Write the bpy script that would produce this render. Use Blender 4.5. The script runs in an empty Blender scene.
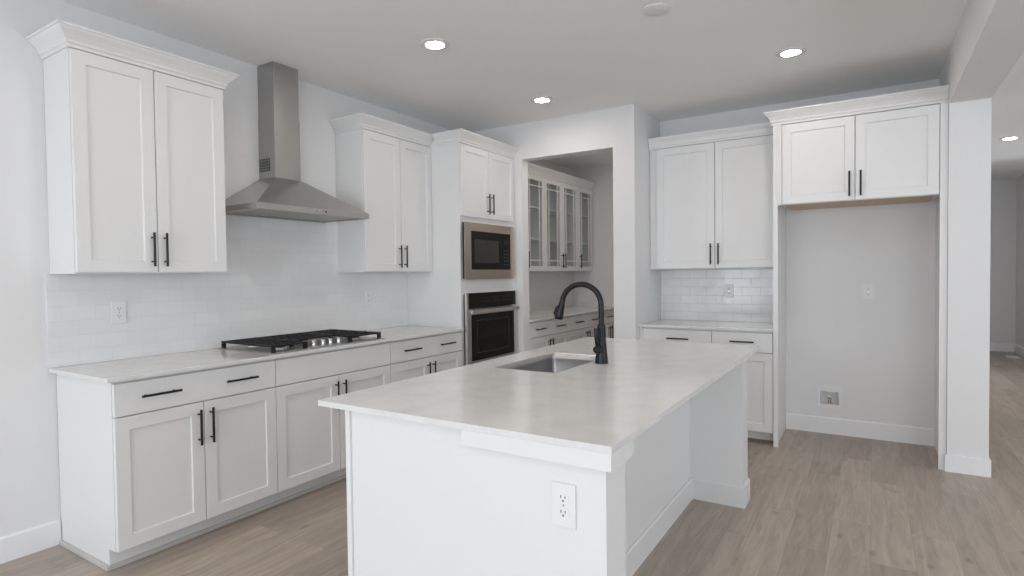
import bpy, bmesh, math
from mathutils import Vector, Matrix

S = bpy.context.scene
COL = S.collection

# ------------------------------------------------------------------ camera
yaw, pitch, roll = 0.5603, 0.0241, -0.0119
fw = Vector((-math.sin(yaw)*math.cos(pitch), math.cos(yaw)*math.cos(pitch), -math.sin(pitch)))
rt = Vector((math.cos(yaw), math.sin(yaw), 0))
up = rt.cross(fw)
rt2 = rt*math.cos(roll) + up*math.sin(roll)
up2 = -rt*math.sin(roll) + up*math.cos(roll)
cam_data = bpy.data.cameras.new('camera')
cam_data.sensor_width = 36.0
cam_data.lens = 574.1/1024*36
cam = bpy.data.objects.new('camera', cam_data)
COL.objects.link(cam)
m = Matrix((rt2, up2, -fw)).transposed().to_4x4()
m.translation = Vector((3.5616, -1.1359, 1.3654))
cam.matrix_world = m
S.camera = cam

# ------------------------------------------------------------------ view, sky, daylight and added fill
S.view_settings.view_transform = 'Standard'
S.view_settings.look = 'None'
S.view_settings.gamma = 1.0
S.view_settings.use_curve_mapping = False
S.view_settings.exposure = 0.05
S.cycles.max_bounces = 10
S.cycles.diffuse_bounces = 7
S.cycles.glossy_bounces = 4
S.cycles.sample_clamp_indirect = 6.0

W = bpy.data.worlds.new('sky')
S.world = W
W.use_nodes = True
bgn = W.node_tree.nodes['Background']
bgn.inputs['Color'].default_value = (0.80, 0.90, 1.0, 1)
bgn.inputs['Strength'].default_value = 1.0

H = 2.806          # ceiling height


def window_light(name, loc, target, sx, sz, power, color=(0.92, 0.96, 1.0)):
    """Area lamp for daylight at a window opening, or for added fill."""
    l = bpy.data.lights.new(name, 'AREA')
    l.shape = 'RECTANGLE'
    l.size, l.size_y = sx, sz
    l.energy = power
    l.color = color
    o = bpy.data.objects.new(name, l)
    COL.objects.link(o)
    o.location = loc
    o.rotation_euler = (Vector(target)-Vector(loc)).to_track_quat('-Z', 'Y').to_euler()
    return o


SKY = (0.88, 0.94, 1.0)
window_light('daylight_rear', (2.0, -4.75, 1.35), (2.0, -2.2, 0.0), 3.2, 2.3, 102, SKY)
window_light('daylight_rear', (5.9, -4.75, 1.35), (5.9, -2.2, 0.0), 2.6, 2.3, 70, SKY)
window_light('fill_right', (7.75, 0.6, 1.4), (5.6, 0.6, 2.7), 4.0, 2.2, 50, SKY)  # added fill from the right to even out the room, source unseen
window_light('fill_right', (7.75, 7.4, 1.4), (5.6, 11.1, 1.1), 2.0, 1.7, 45, SKY)  # added fill aimed down the hall to brighten its end wall

# ------------------------------------------------------------------ materials


def mat(name, color, rough=0.5, metal=0.0, spec=0.5, coat=0.0):
    M = bpy.data.materials.new(name)
    M.use_nodes = True
    b = M.node_tree.nodes['Principled BSDF']
    b.inputs['Base Color'].default_value = (*color, 1)
    b.inputs['Roughness'].default_value = rough
    b.inputs['Metallic'].default_value = metal
    b.inputs['Specular IOR Level'].default_value = spec
    b.inputs['Coat Weight'].default_value = coat
    return M


def nodes(M):
    return M.node_tree.nodes, M.node_tree.links, M.node_tree.nodes['Principled BSDF']


def fine_bump(M, scale, strength, dist=0.001):
    n, l, b = nodes(M)
    tc = n.new('ShaderNodeTexCoord')
    no = n.new('ShaderNodeTexNoise')
    no.inputs['Scale'].default_value = scale
    no.inputs['Detail'].default_value = 3
    bu = n.new('ShaderNodeBump')
    bu.inputs['Strength'].default_value = strength
    bu.inputs['Distance'].default_value = dist
    l.new(tc.outputs['Object'], no.inputs['Vector'])
    l.new(no.outputs['Fac'], bu.inputs['Height'])
    l.new(bu.outputs['Normal'], b.inputs['Normal'])
    return M


WALL = fine_bump(mat('wall_paint', (0.745, 0.745, 0.748), 0.65, spec=0.3), 160, 0.08)
CEIL = fine_bump(mat('ceiling_paint', (0.87, 0.87, 0.87), 0.8, spec=0.2), 120, 0.1)
TRIM = mat('trim_paint', (0.80, 0.805, 0.815), 0.4)
CAB = mat('cabinet_lacquer', (0.745, 0.745, 0.745), 0.38)
BLACK = mat('black_metal', (0.006, 0.006, 0.0065), 0.36, spec=0.35)
IRON = mat('cast_iron', (0.010, 0.010, 0.011), 0.5, spec=0.35)
FAUCET = mat('faucet_black', (0.004, 0.0055, 0.0075), 0.30, spec=0.28)
GLASSB = mat('black_glass', (0.004, 0.004, 0.004), 0.04, spec=0.32)
PLASTIC = mat('white_plastic', (0.765, 0.765, 0.765), 0.35)
SLOT = mat('dark_slot', (0.03, 0.03, 0.03), 0.6)
DARK = mat('dark_recess', (0.05, 0.05, 0.05), 0.6)
CHROME = mat('chrome', (0.75, 0.75, 0.76), 0.12, metal=1.0)
BRASS = mat('brass', (0.55, 0.42, 0.16), 0.3, metal=1.0)
ALU = mat('burner_alloy', (0.55, 0.54, 0.52), 0.4, metal=0.9)
MARK = mat('display_print', (0.16, 0.165, 0.175), 0.4)
SHOE = mat('grey_shoe', (0.47, 0.455, 0.44), 0.5)


def steel(name, color, rough, axis):
    """Brushed stainless steel; the brushing runs along the given axis."""
    M = mat(name, color, rough, metal=1.0)
    n, l, b = nodes(M)
    tc = n.new('ShaderNodeTexCoord')
    mp = n.new('ShaderNodeMapping')
    sc = [260, 260, 260]
    sc['xyz'.index(axis)] = 3
    mp.inputs['Scale'].default_value = sc
    no = n.new('ShaderNodeTexNoise')
    no.inputs['Scale'].default_value = 1.0
    no.inputs['Detail'].default_value = 2
    rp = n.new('ShaderNodeMapRange')
    rp.inputs['To Min'].default_value = rough-0.05
    rp.inputs['To Max'].default_value = rough+0.07
    l.new(tc.outputs['Object'], mp.inputs['Vector'])
    l.new(mp.outputs['Vector'], no.inputs['Vector'])
    l.new(no.outputs['Fac'], rp.inputs['Value'])
    l.new(rp.outputs['Result'], b.inputs['Roughness'])
    return M


STEEL = steel('brushed_steel', (0.50, 0.49, 0.475), 0.30, 'y')
STEELV = steel('brushed_steel_upright', (0.44, 0.435, 0.425), 0.34, 'z')
STEELW = steel('oven_steel', (0.62, 0.545, 0.47), 0.21, 'y')
SINKM = mat('sink_steel', (0.44, 0.435, 0.43), 0.30, metal=1.0)
STEELO = steel('range_steel', (0.62, 0.61, 0.59), 0.28, 'y')


def quartz():
    M = mat('white_quartz', (0.74, 0.735, 0.73), 0.13, spec=0.5)
    n, l, b = nodes(M)
    tc = n.new('ShaderNodeTexCoord')
    n1 = n.new('ShaderNodeTexNoise')
    n1.inputs['Scale'].default_value = 9
    n1.inputs['Detail'].default_value = 8
    n1.inputs['Roughness'].default_value = 0.65
    r1 = n.new('ShaderNodeValToRGB')
    r1.color_ramp.elements[0].position = 0.35
    r1.color_ramp.elements[0].color = (0.665, 0.662, 0.655, 1)
    r1.color_ramp.elements[1].position = 0.60
    r1.color_ramp.elements[1].color = (0.72, 0.717, 0.71, 1)
    n2 = n.new('ShaderNodeTexNoise')
    n2.inputs['Scale'].default_value = 3.2
    n2.inputs['Detail'].default_value = 9
    n2.inputs['Distortion'].default_value = 1.6
    r2 = n.new('ShaderNodeValToRGB')
    e = r2.color_ramp.elements
    e[0].position, e[0].color = 0.485, (0, 0, 0, 1)
    e[1].position, e[1].color = 0.515, (0, 0, 0, 1)
    k = e.new(0.50)
    k.color = (0.09, 0.09, 0.09, 1)
    mx = n.new('ShaderNodeMix')
    mx.data_type = 'RGBA'
    mx.inputs['B'].default_value = (0.52, 0.515, 0.51, 1)
    l.new(tc.outputs['Object'], n1.inputs['Vector'])
    l.new(tc.outputs['Object'], n2.inputs['Vector'])
    l.new(n1.outputs['Fac'], r1.inputs['Fac'])
    l.new(n2.outputs['Fac'], r2.inputs['Fac'])
    l.new(r2.outputs['Color'], mx.inputs['Factor'])
    l.new(r1.outputs['Color'], mx.inputs['A'])
    l.new(mx.outputs['Result'], b.inputs['Base Color'])
    return M


QUARTZ = quartz()


def tile(name, axis, u0, v0, grout=(0.66, 0.665, 0.67), relief=0.25):
    """Glossy white 3 x 6 inch running-bond tile. axis: the horizontal world axis of the wall."""
    M = mat(name, (0.8, 0.8, 0.8), 0.10, spec=0.5)
    n, l, b = nodes(M)
    tc = n.new('ShaderNodeTexCoord')
    sp = n.new('ShaderNodeSeparateXYZ')
    cb = n.new('ShaderNodeCombineXYZ')
    l.new(tc.outputs['Object'], sp.inputs['Vector'])
    l.new(sp.outputs[axis.upper()], cb.inputs['X'])
    l.new(sp.outputs['Z'], cb.inputs['Y'])
    mp = n.new('ShaderNodeMapping')
    mp.inputs['Location'].default_value = (u0, v0, 0)
    l.new(cb.outputs['Vector'], mp.inputs['Vector'])
    br = n.new('ShaderNodeTexBrick')
    br.inputs['Scale'].default_value = 1.0
    br.inputs['Brick Width'].default_value = 0.1545
    br.inputs['Row Height'].default_value = 0.0782
    br.inputs['Mortar Size'].default_value = 0.0013
    br.inputs['Mortar Smooth'].default_value = 0.15
    br.inputs['Color1'].default_value = (0.775, 0.78, 0.785, 1)
    br.inputs['Color2'].default_value = (0.745, 0.75, 0.755, 1)
    br.inputs['Mortar'].default_value = (*grout, 1)
    l.new(mp.outputs['Vector'], br.inputs['Vector'])
    l.new(br.outputs['Color'], b.inputs['Base Color'])
    no = n.new('ShaderNodeTexNoise')
    no.inputs['Scale'].default_value = 11
    no.inputs['Detail'].default_value = 1
    l.new(tc.outputs['Object'], no.inputs['Vector'])
    mu = n.new('ShaderNodeMath')
    mu.operation = 'MULTIPLY_ADD'
    mu.inputs[1].default_value = -1.0
    l.new(br.outputs['Fac'], mu.inputs[0])
    l.new(no.outputs['Fac'], mu.inputs[2])
    bu = n.new('ShaderNodeBump')
    bu.inputs['Strength'].default_value = relief
    bu.inputs['Distance'].default_value = 0.004
    l.new(mu.outputs['Value'], bu.inputs['Height'])
    l.new(bu.outputs['Normal'], b.inputs['Normal'])
    mr = n.new('ShaderNodeMapRange')
    mr.inputs['To Min'].default_value = 0.10
    mr.inputs['To Max'].default_value = 0.6
    l.new(br.outputs['Fac'], mr.inputs['Value'])
    l.new(mr.outputs['Result'], b.inputs['Roughness'])
    return M


TILE_L = tile('glossy_white_tile', 'y', 0.02, -0.914)
TILE_F = tile('glossy_white_tile_far', 'x', 0.05, -0.914, (0.56, 0.565, 0.57), 0.4)


def planks():
    """Pale grey-beige oak boards running along +y."""
    M = mat('oak_planks', (0.4, 0.36, 0.32), 0.36, spec=0.45)
    n, l, b = nodes(M)
    tc = n.new('ShaderNodeTexCoord')
    sp = n.new('ShaderNodeSeparateXYZ')
    cb = n.new('ShaderNodeCombineXYZ')
    l.new(tc.outputs['Object'], sp.inputs['Vector'])
    l.new(sp.outputs['Y'], cb.inputs['X'])
    l.new(sp.outputs['X'], cb.inputs['Y'])
    br = n.new('ShaderNodeTexBrick')
    br.offset = 0.37
    br.inputs['Scale'].default_value = 1.0
    br.inputs['Brick Width'].default_value = 1.22
    br.inputs['Row Height'].default_value = 0.178
    br.inputs['Mortar Size'].default_value = 0.0008
    br.inputs['Mortar Smooth'].default_value = 0.3
    br.inputs['Color1'].default_value = (0.0, 0.0, 0.0, 1)
    br.inputs['Color2'].default_value = (1.0, 1.0, 1.0, 1)
    br.inputs['Mortar'].default_value = (0.35, 0.35, 0.35, 1)
    l.new(cb.outputs['Vector'], br.inputs['Vector'])
    # each board shifts its own grain
    mp = n.new('ShaderNodeMapping')
    mp.inputs['Scale'].default_value = (1.0, 9.0, 1.0)
    l.new(cb.outputs['Vector'], mp.inputs['Vector'])
    ad = n.new('ShaderNodeVectorMath')
    ad.operation = 'MULTIPLY_ADD'
    ad.inputs[1].default_value = (7.0, 3.0, 9.0)
    l.new(br.outputs['Color'], ad.inputs[0])
    l.new(mp.outputs['Vector'], ad.inputs[2])
    gr = n.new('ShaderNodeTexNoise')
    gr.inputs['Scale'].default_value = 2.3
    gr.inputs['Detail'].default_value = 7
    gr.inputs['Roughness'].default_value = 0.62
    gr.inputs['Distortion'].default_value = 1.1
    l.new(ad.outputs['Vector'], gr.inputs['Vector'])
    rp = n.new('ShaderNodeValToRGB')
    e = rp.color_ramp.elements
    e[0].position, e[0].color = 0.25, (0.290, 0.235, 0.190, 1)
    e[1].position, e[1].color = 0.72, (0.470, 0.400, 0.338, 1)
    l.new(gr.outputs['Fac'], rp.inputs['Fac'])
    tone = n.new('ShaderNodeMapRange')
    tone.inputs['To Min'].default_value = 0.84
    tone.inputs['To Max'].default_value = 1.10
    l.new(br.outputs['Color'], tone.inputs['Value'])
    mx = n.new('ShaderNodeMix')
    mx.data_type = 'RGBA'
    mx.blend_type = 'MULTIPLY'
    mx.inputs['Factor'].default_value = 1.0
    l.new(rp.outputs['Color'], mx.inputs['A'])
    l.new(tone.outputs['Result'], mx.inputs['B'])
    # scattered small knots
    kp = n.new('ShaderNodeMapping')
    kp.inputs['Scale'].default_value = (1.0, 2.2, 1.0)
    l.new(cb.outputs['Vector'], kp.inputs['Vector'])
    vo = n.new('ShaderNodeTexVoronoi')
    vo.inputs['Scale'].default_value = 3.0
    l.new(kp.outputs['Vector'], vo.inputs['Vector'])
    kr = n.new('ShaderNodeMapRange')
    kr.inputs['From Min'].default_value = 0.015
    kr.inputs['From Max'].default_value = 0.13
    kr.inputs['To Min'].default_value = 0.62
    kr.inputs['To Max'].default_value = 1.0
    l.new(vo.outputs['Distance'], kr.inputs['Value'])
    km = n.new('ShaderNodeMix')
    km.data_type = 'RGBA'
    km.blend_type = 'MULTIPLY'
    km.inputs['Factor'].default_value = 1.0
    l.new(mx.outputs['Result'], km.inputs['A'])
    l.new(kr.outputs['Result'], km.inputs['B'])
    mx = km
    jm = n.new('ShaderNodeMix')
    jm.data_type = 'RGBA'
    jm.inputs['B'].default_value = (0.20, 0.17, 0.145, 1)
    l.new(br.outputs['Fac'], jm.inputs['Factor'])
    l.new(mx.outputs['Result'], jm.inputs['A'])
    l.new(jm.outputs['Result'], b.inputs['Base Color'])
    return M


FLOOR = planks()


def wood_tan():
    M = mat('raw_maple', (0.55, 0.40, 0.25), 0.5)
    n, l, b = nodes(M)
    tc = n.new('ShaderNodeTexCoord')
    mp = n.new('ShaderNodeMapping')
    mp.inputs['Scale'].default_value = (2, 30, 30)
    no = n.new('ShaderNodeTexNoise')
    no.inputs['Scale'].default_value = 2
    rp = n.new('ShaderNodeValToRGB')
    rp.color_ramp.elements[0].color = (0.50, 0.36, 0.22, 1)
    rp.color_ramp.elements[1].color = (0.62, 0.47, 0.30, 1)
    l.new(tc.outputs['Object'], mp.inputs['Vector'])
    l.new(mp.outputs['Vector'], no.inputs['Vector'])
    l.new(no.outputs['Fac'], rp.inputs['Fac'])
    l.new(rp.outputs['Color'], b.inputs['Base Color'])
    return M


MAPLE = wood_tan()


def pane_glass():
    M = bpy.data.materials.new('clear_glass')
    M.use_nodes = True
    n, l = M.node_tree.nodes, M.node_tree.links
    n.remove(n['Principled BSDF'])
    t = n.new('ShaderNodeBsdfTransparent')
    t.inputs['Color'].default_value = (0.93, 0.95, 0.95, 1)
    g = n.new('ShaderNodeBsdfGlossy')
    g.inputs['Roughness'].default_value = 0.02
    lw = n.new('ShaderNodeLayerWeight')
    pw = n.new('ShaderNodeMath')
    pw.operation = 'POWER'
    pw.inputs[1].default_value = 4.0
    f = n.new('ShaderNodeMapRange')
    f.inputs['To Min'].default_value = 0.04
    f.inputs['To Max'].default_value = 0.7
    l.new(lw.outputs['Facing'], pw.inputs[0])
    l.new(pw.outputs['Value'], f.inputs['Value'])
    mx = n.new('ShaderNodeMixShader')
    l.new(f.outputs['Result'], mx.inputs['Fac'])
    l.new(t.outputs['BSDF'], mx.inputs[1])
    l.new(g.outputs['BSDF'], mx.inputs[2])
    l.new(mx.outputs['Shader'], n['Material Output'].inputs['Surface'])
    return M


PANE = pane_glass()


def lamp_lens():
    M = bpy.data.materials.new('lit_lens')
    M.use_nodes = True
    b = M.node_tree.nodes['Principled BSDF']
    b.inputs['Base Color'].default_value = (0.9, 0.9, 0.9, 1)
    b.inputs['Emission Color'].default_value = (1.0, 0.90, 0.81, 1)
    b.inputs['Emission Strength'].default_value = 104.0
    return M


LENS = lamp_lens()

# ------------------------------------------------------------------ mesh helpers


def ident(u, d, z):
    return (u, d, z)


def facing_x(x0):
    """cabinet run along +y whose front looks to +x; d is measured from the wall at x0"""
    return lambda u, d, z: (x0+d, u, z)


def facing_ny(y0):
    """cabinet run along +x whose front looks to -y; d is measured from the wall at y0"""
    return lambda u, d, z: (u, y0-d, z)


class MB:
    def __init__(self, F=ident):
        self.bm = bmesh.new()
        self.F = F

    def v(self, p):
        return self.bm.verts.new(self.F(*p))

    def box(self, a, b, bev=0.0):
        lo = [min(p, q) for p, q in zip(a, b)]
        hi = [max(p, q) for p, q in zip(a, b)]
        vs = [self.v((x, y, z)) for x in (lo[0], hi[0]) for y in (lo[1], hi[1]) for z in (lo[2], hi[2])]
        fs = [self.bm.faces.new([vs[i] for i in q]) for q in
              ((0, 1, 3, 2), (4, 6, 7, 5), (0, 4, 5, 1), (2, 3, 7, 6), (0, 2, 6, 4), (1, 5, 7, 3))]
        if bev:
            es = {e for f in fs for e in f.edges}
            bmesh.ops.bevel(self.bm, geom=list(es), offset=bev, segments=2, profile=0.7, affect='EDGES')
        return self

    def prism(self, poly, axis, a, b, bev=0.0):
        """poly: 2-D outline in the two other axes (in order), swept along axis from a to b"""
        k = 'udz'.index(axis)

        def P(p, t):
            q = list(p)
            q.insert(k, t)
            return q
        A = [self.v(P(p, a)) for p in poly]
        B = [self.v(P(p, b)) for p in poly]
        n = len(poly)
        fs = [self.bm.faces.new(A), self.bm.faces.new(B[::-1])]
        for i in range(n):
            fs.append(self.bm.faces.new((A[i], B[i], B[(i+1) % n], A[(i+1) % n])))
        if bev:
            es = {e for f in fs for e in f.edges}
            bmesh.ops.bevel(self.bm, geom=list(es), offset=bev, segments=2, profile=0.7, affect='EDGES')
        return self

    def tube(self, pts, radii, n=14, smooth=True):
        """round tube along points in local coords; radius per point"""
        P = [Vector(self.F(*p)) for p in pts]
        if not isinstance(radii, (list, tuple)):
            radii = [radii]*len(P)
        rings = []
        prev = None
        for i, p in enumerate(P):
            if i == 0:
                t = P[1]-P[0]
            elif i == len(P)-1:
                t = P[-1]-P[-2]
            else:
                t = (P[i+1]-P[i]).normalized()+(P[i]-P[i-1]).normalized()
            if t.length < 1e-9:
                t = P[i+1]-P[i-1] if i < len(P)-1 else P[i]-P[i-2]
            t.normalize()
            if prev is None:
                a = Vector((0, 0, 1)) if abs(t.z) < 0.9 else Vector((1, 0, 0))
                n1 = t.cross(a).normalized()
            else:
                n1 = (prev - t*prev.dot(t)).normalized()
            prev = n1
            n2 = t.cross(n1)
            rings.append([self.bm.verts.new(p+(n1*math.cos(2*math.pi*k/n)+n2*math.sin(2*math.pi*k/n))*radii[i])
                          for k in range(n)])
        for r0, r1 in zip(rings, rings[1:]):
            for k in range(n):
                f = self.bm.faces.new((r0[k], r0[(k+1) % n], r1[(k+1) % n], r1[k]))
                f.smooth = smooth
        for r, rev in ((rings[0], True), (rings[-1], False)):
            f = self.bm.faces.new(r[::-1] if rev else r)
            for e in f.edges:
                e.smooth = False
        return self

    def lathe(self, c, axis, prof, n=32):
        """prof: (radius, height) list round an axis ('u','d','z') through c, world-orthogonal"""
        k = 'udz'.index(axis)
        o = [i for i in range(3) if i != k]
        rings = []
        for r, h in prof:
            ring = []
            for j in range(n):
                q = list(c)
                q[k] += h
                q[o[0]] += r*math.cos(2*math.pi*j/n)
                q[o[1]] += r*math.sin(2*math.pi*j/n)
                ring.append(self.v(q))
            rings.append(ring)
        for i, (r0, r1) in enumerate(zip(rings, rings[1:])):
            for j in range(n):
                self.bm.faces.new((r0[j], r0[(j+1) % n], r1[(j+1) % n], r1[j])).smooth = True
        for i in range(1, len(prof)-1):
            a = Vector((prof[i][0]-prof[i-1][0], prof[i][1]-prof[i-1][1]))
            b = Vector((prof[i+1][0]-prof[i][0], prof[i+1][1]-prof[i][1]))
            if a.length > 1e-9 and b.length > 1e-9 and a.angle(b) > 0.6:
                for j in range(n):
                    e = self.bm.edges.get((rings[i][j], rings[i][(j+1) % n]))
                    e.smooth = False
        for r in (rings[0], rings[-1]):
            f = self.bm.faces.new(r)
            for e in f.edges:
                e.smooth = False
        return self

    def plate(self, outer, holes, z0, z1):
        """flat slab (local u,d outline) with holes"""
        top, bot, es = [], [], []
        for loop in [outer]+holes:
            T = [self.v((p[0], p[1], z1)) for p in loop]
            B = [self.v((p[0], p[1], z0)) for p in loop]
            top.append(T)
            bot.append(B)
            n = len(loop)
            for i in range(n):
                self.bm.faces.new((T[i], T[(i+1) % n], B[(i+1) % n], B[i]))
        for group in (top, bot):
            es = []
            for T in group:
                for i in range(len(T)):
                    es.append(self.bm.edges.get((T[i], T[(i+1) % len(T)])))
            bmesh.ops.triangle_fill(self.bm, use_beauty=True, use_dissolve=False, edges=es)
        return self

    def build(self, name, material, parent=None):
        bmesh.ops.recalc_face_normals(self.bm, faces=self.bm.faces[:])
        me = bpy.data.meshes.new(name)
        off = Vector((0, 0, 0))
        p = parent
        while p is not None:
            off += p.location
            p = p.parent
        bmesh.ops.translate(self.bm, verts=self.bm.verts[:], vec=-off)
        self.bm.to_mesh(me)
        self.bm.free()
        mats = material if isinstance(material, (list, tuple)) else [material]
        for x in mats:
            me.materials.append(x)
        o = bpy.data.objects.new(name, me)
        COL.objects.link(o)
        if parent is not None:
            o.parent = parent
        return o


def thing(name, label, cat, loc, group=None):
    o = bpy.data.objects.new(name, None)
    o.empty_display_size = 0.1
    COL.objects.link(o)
    o.location = loc
    return tag(o, label, cat, group)


def tag(o, label, cat, group=None):
    o['label'] = label
    o['category'] = cat
    if group:
        o['group'] = group
    return o


def struct(name, mb, material):
    o = mb.build(name, material)
    o['kind'] = 'structure'
    return o


def rrect(u0, u1, d0, d1, r, n=6):
    pts = []
    for cx, cy, a0 in ((u1-r, d1-r, 0), (u0+r, d1-r, 90), (u0+r, d0+r, 180), (u1-r, d0+r, 270)):
        for k in range(n+1):
            a = math.radians(a0+90*k/n)
            pts.append((cx+r*math.cos(a), cy+r*math.sin(a)))
    return pts

# ------------------------------------------------------------------ the room shell


YB = 4.317      # far wall of the kitchen
YP = 3.607      # wall with the pantry opening
XJ = 1.837      # its right-hand corner
XC0, XC1 = 3.992, 4.212    # column / beam
YC = 3.675
ZB = 2.466

struct('floor', MB().box((-0.3, -5.0, -0.08), (8.2, 11.4, 0.0)), FLOOR)
struct('ceiling', MB().box((-0.3, -5.0, H), (8.2, 11.4, H+0.1)), CEIL)
struct('wall_left', MB().box((-0.15, -4.8, 0), (0, YP+0.05, H)), WALL)
# pantry wall with its opening, one solid mesh
OP0, OP1, OPZ = 0.713, 1.641, 2.463
o = MB()
o.prism([(0, 0), (OP0, 0), (OP0, OPZ), (OP1, OPZ), (OP1, 0), (XJ, 0), (XJ, H), (0, H)], 'd', YP, YP+0.115)
struct('wall_pantry', o, WALL)
struct('wall_return', MB().box((XJ-0.115, YP+0.115, 0), (XJ, 6.2, H)), WALL)
struct('wall_pantry_left', MB().box((-0.10, YP+0.115, 0), (0.05, 6.06, H)), WALL)
struct('wall_pantry_end', MB().box((-0.10, 6.06, 0), (XJ-0.115, 6.2, H)), WALL)
o = MB(lambda u, d, z: (u, z, d))
o.plate([(XJ, 0), (XC0, 0), (XC0, H), (XJ, H)], [[(3.190, 0.240), (3.336, 0.240), (3.336, 0.358), (3.190, 0.358)]], YB, YB+0.12)
struct('wall_far', o, WALL)
# column + wall behind it + beam overhead, one drywall piece
o = MB()
o.prism([(YC, 0), (YB+0.12, 0), (YB+0.12, H), (-4.8, H), (-4.8, ZB), (YC, ZB)], 'u', XC0, XC1)
struct('wall_column', o, WALL)
# hall beyond the column
struct('wall_hall_left', MB().box((XC1-0.12, YB+0.12, 0), (XC1, 11.1, H)), WALL)
struct('wall_hall_end', MB().box((XC1-0.12, 11.1, 0), (8.0, 11.25, H)), WALL)
struct('wall_hall_right', MB().box((5.54, 8.6, 0), (5.68, 11.1, H)), WALL)
# rest of the house behind the camera and to the right: walls with window openings
o = MB()
o.box((-0.15, -4.95, 0), (0.4, -4.8, H)).box((3.6, -4.95, 0), (4.6, -4.8, H)).box((7.2, -4.95, 0), (8.0, -4.8, H))
o.box((0.4, -4.95, 2.5), (3.6, -4.8, H)).box((4.6, -4.95, 2.5), (7.2, -4.8, H))
o.box((0.4, -4.95, 0), (3.6, -4.8, 0.2)).box((4.6, -4.95, 0), (7.2, -4.8, 0.2))
struct('wall_rear', o, WALL)
o = MB()
o.box((7.85, -4.8, 0), (8.0, -1.4, H)).box((7.85, 2.6, 0), (8.0, 6.4, H)).box((7.85, 8.4, 0), (8.0, 11.1, H))
for y0, y1 in ((-1.4, 2.6), (6.4, 8.4)):
    o.box((7.85, y0, 2.5), (8.0, y1, H)).box((7.85, y0, 0), (8.0, y1, 0.3))
struct('wall_right', o, WALL)

BBH = 0.135


def base_profile(t=0.014, h=BBH):
    return [(0, 0), (t, 0), (t, h-0.008), (t-0.006, h), (0, h)]


def bb_x(name, x, s, y0, y1, h=BBH):        # on a wall facing +x (s=1) or -x (s=-1)
    struct(name, MB().prism([(x+s*p, z) for p, z in base_profile(h=h)], 'd', y0, y1), TRIM)


def bb_y(name, y, s, x0, x1, h=BBH):
    struct(name, MB().prism([(y+s*p, z) for p, z in base_profile(h=h)], 'u', x0, x1), TRIM)


bb_x('baseboard_left', 0.0, 1, -4.8, 0.106, 0.125)
bb_y('baseboard_far', YB, -1, 2.933, 3.972)
o = MB()
t = 0.012
o.box((XC0-0.012, YC-t, 0), (XC1+t, YC, 0.114), 0.002)
o.box((XC1, YC, 0), (XC1+t, YB+0.12, 0.114), 0.002)
o.box((XC0-0.012, YC, 0), (XC0, YC+0.012, 0.114), 0.002)
struct('baseboard_column', o, TRIM)
bb_x('baseboard_hall_left', XC1, 1, YB+0.12, 11.1)
bb_y('baseboard_hall_end', 11.1, -1, XC1+0.014, 5.526)
bb_x('baseboard_hall_right', 5.54, -1, 8.6, 11.1)

# ------------------------------------------------------------------ cabinet builders


def bar_pull(F, u, d, z, length, vertical, parent):
    """black bar pull: a round bar on two short posts, standing on the face at depth d"""
    b = MB(F)
    h = length/2
    r = 0.0062
    proj = 0.030
    if vertical:
        b.tube([(u, d+proj, z-h), (u, d+proj, z+h)], r, 12)
        for s in (-1, 1):
            b.tube([(u, d, z+s*(h-0.026)), (u, d+proj, z+s*(h-0.026))], 0.0045, 10)
    else:
        b.tube([(u-h, d+proj, z), (u+h, d+proj, z)], r, 12)
        for s in (-1, 1):
            b.tube([(u+s*(h-0.026), d, z), (u+s*(h-0.026), d+proj, z)], 0.0045, 10)
    return b.build('handle', BLACK, parent)


def shaker(F, u0, u1, z0, z1, d0, d1, parent, frame=0.062, name='door'):
    """door with a raised flat frame and a recessed flat panel, one mesh"""
    b = MB(F)
    rec = 0.009
    s = 0.003
    iu0, iu1, iz0, iz1 = u0+frame, u1-frame, z0+frame, z1-frame
    e = 0.0015

    def ring(a0, a1, c0, c1, d):
        return [b.v((a0, d, c0)), b.v((a1, d, c0)), b.v((a1, d, c1)), b.v((a0, d, c1))]
    R = [ring(u0, u1, z0, z1, d0), ring(u0, u1, z0, z1, d1-e), ring(u0+e, u1-e, z0+e, z1-e, d1),
         ring(iu0, iu1, iz0, iz1, d1), ring(iu0+s, iu1-s, iz0+s, iz1-s, d1-rec)]
    for A, B in zip(R, R[1:]):
        for i in range(4):
            b.bm.faces.new((A[i], A[(i+1) % 4], B[(i+1) % 4], B[i]))
    b.bm.faces.new(R[0])
    b.bm.faces.new(R[-1])
    return b.build(name, CAB, parent)


def slab(F, u0, u1, z0, z1, d0, d1, parent, name='drawer_front'):
    return MB(F).box((u0, d0, z0), (u1, d1, z1), 0.0018).build(name, CAB, parent)


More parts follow.
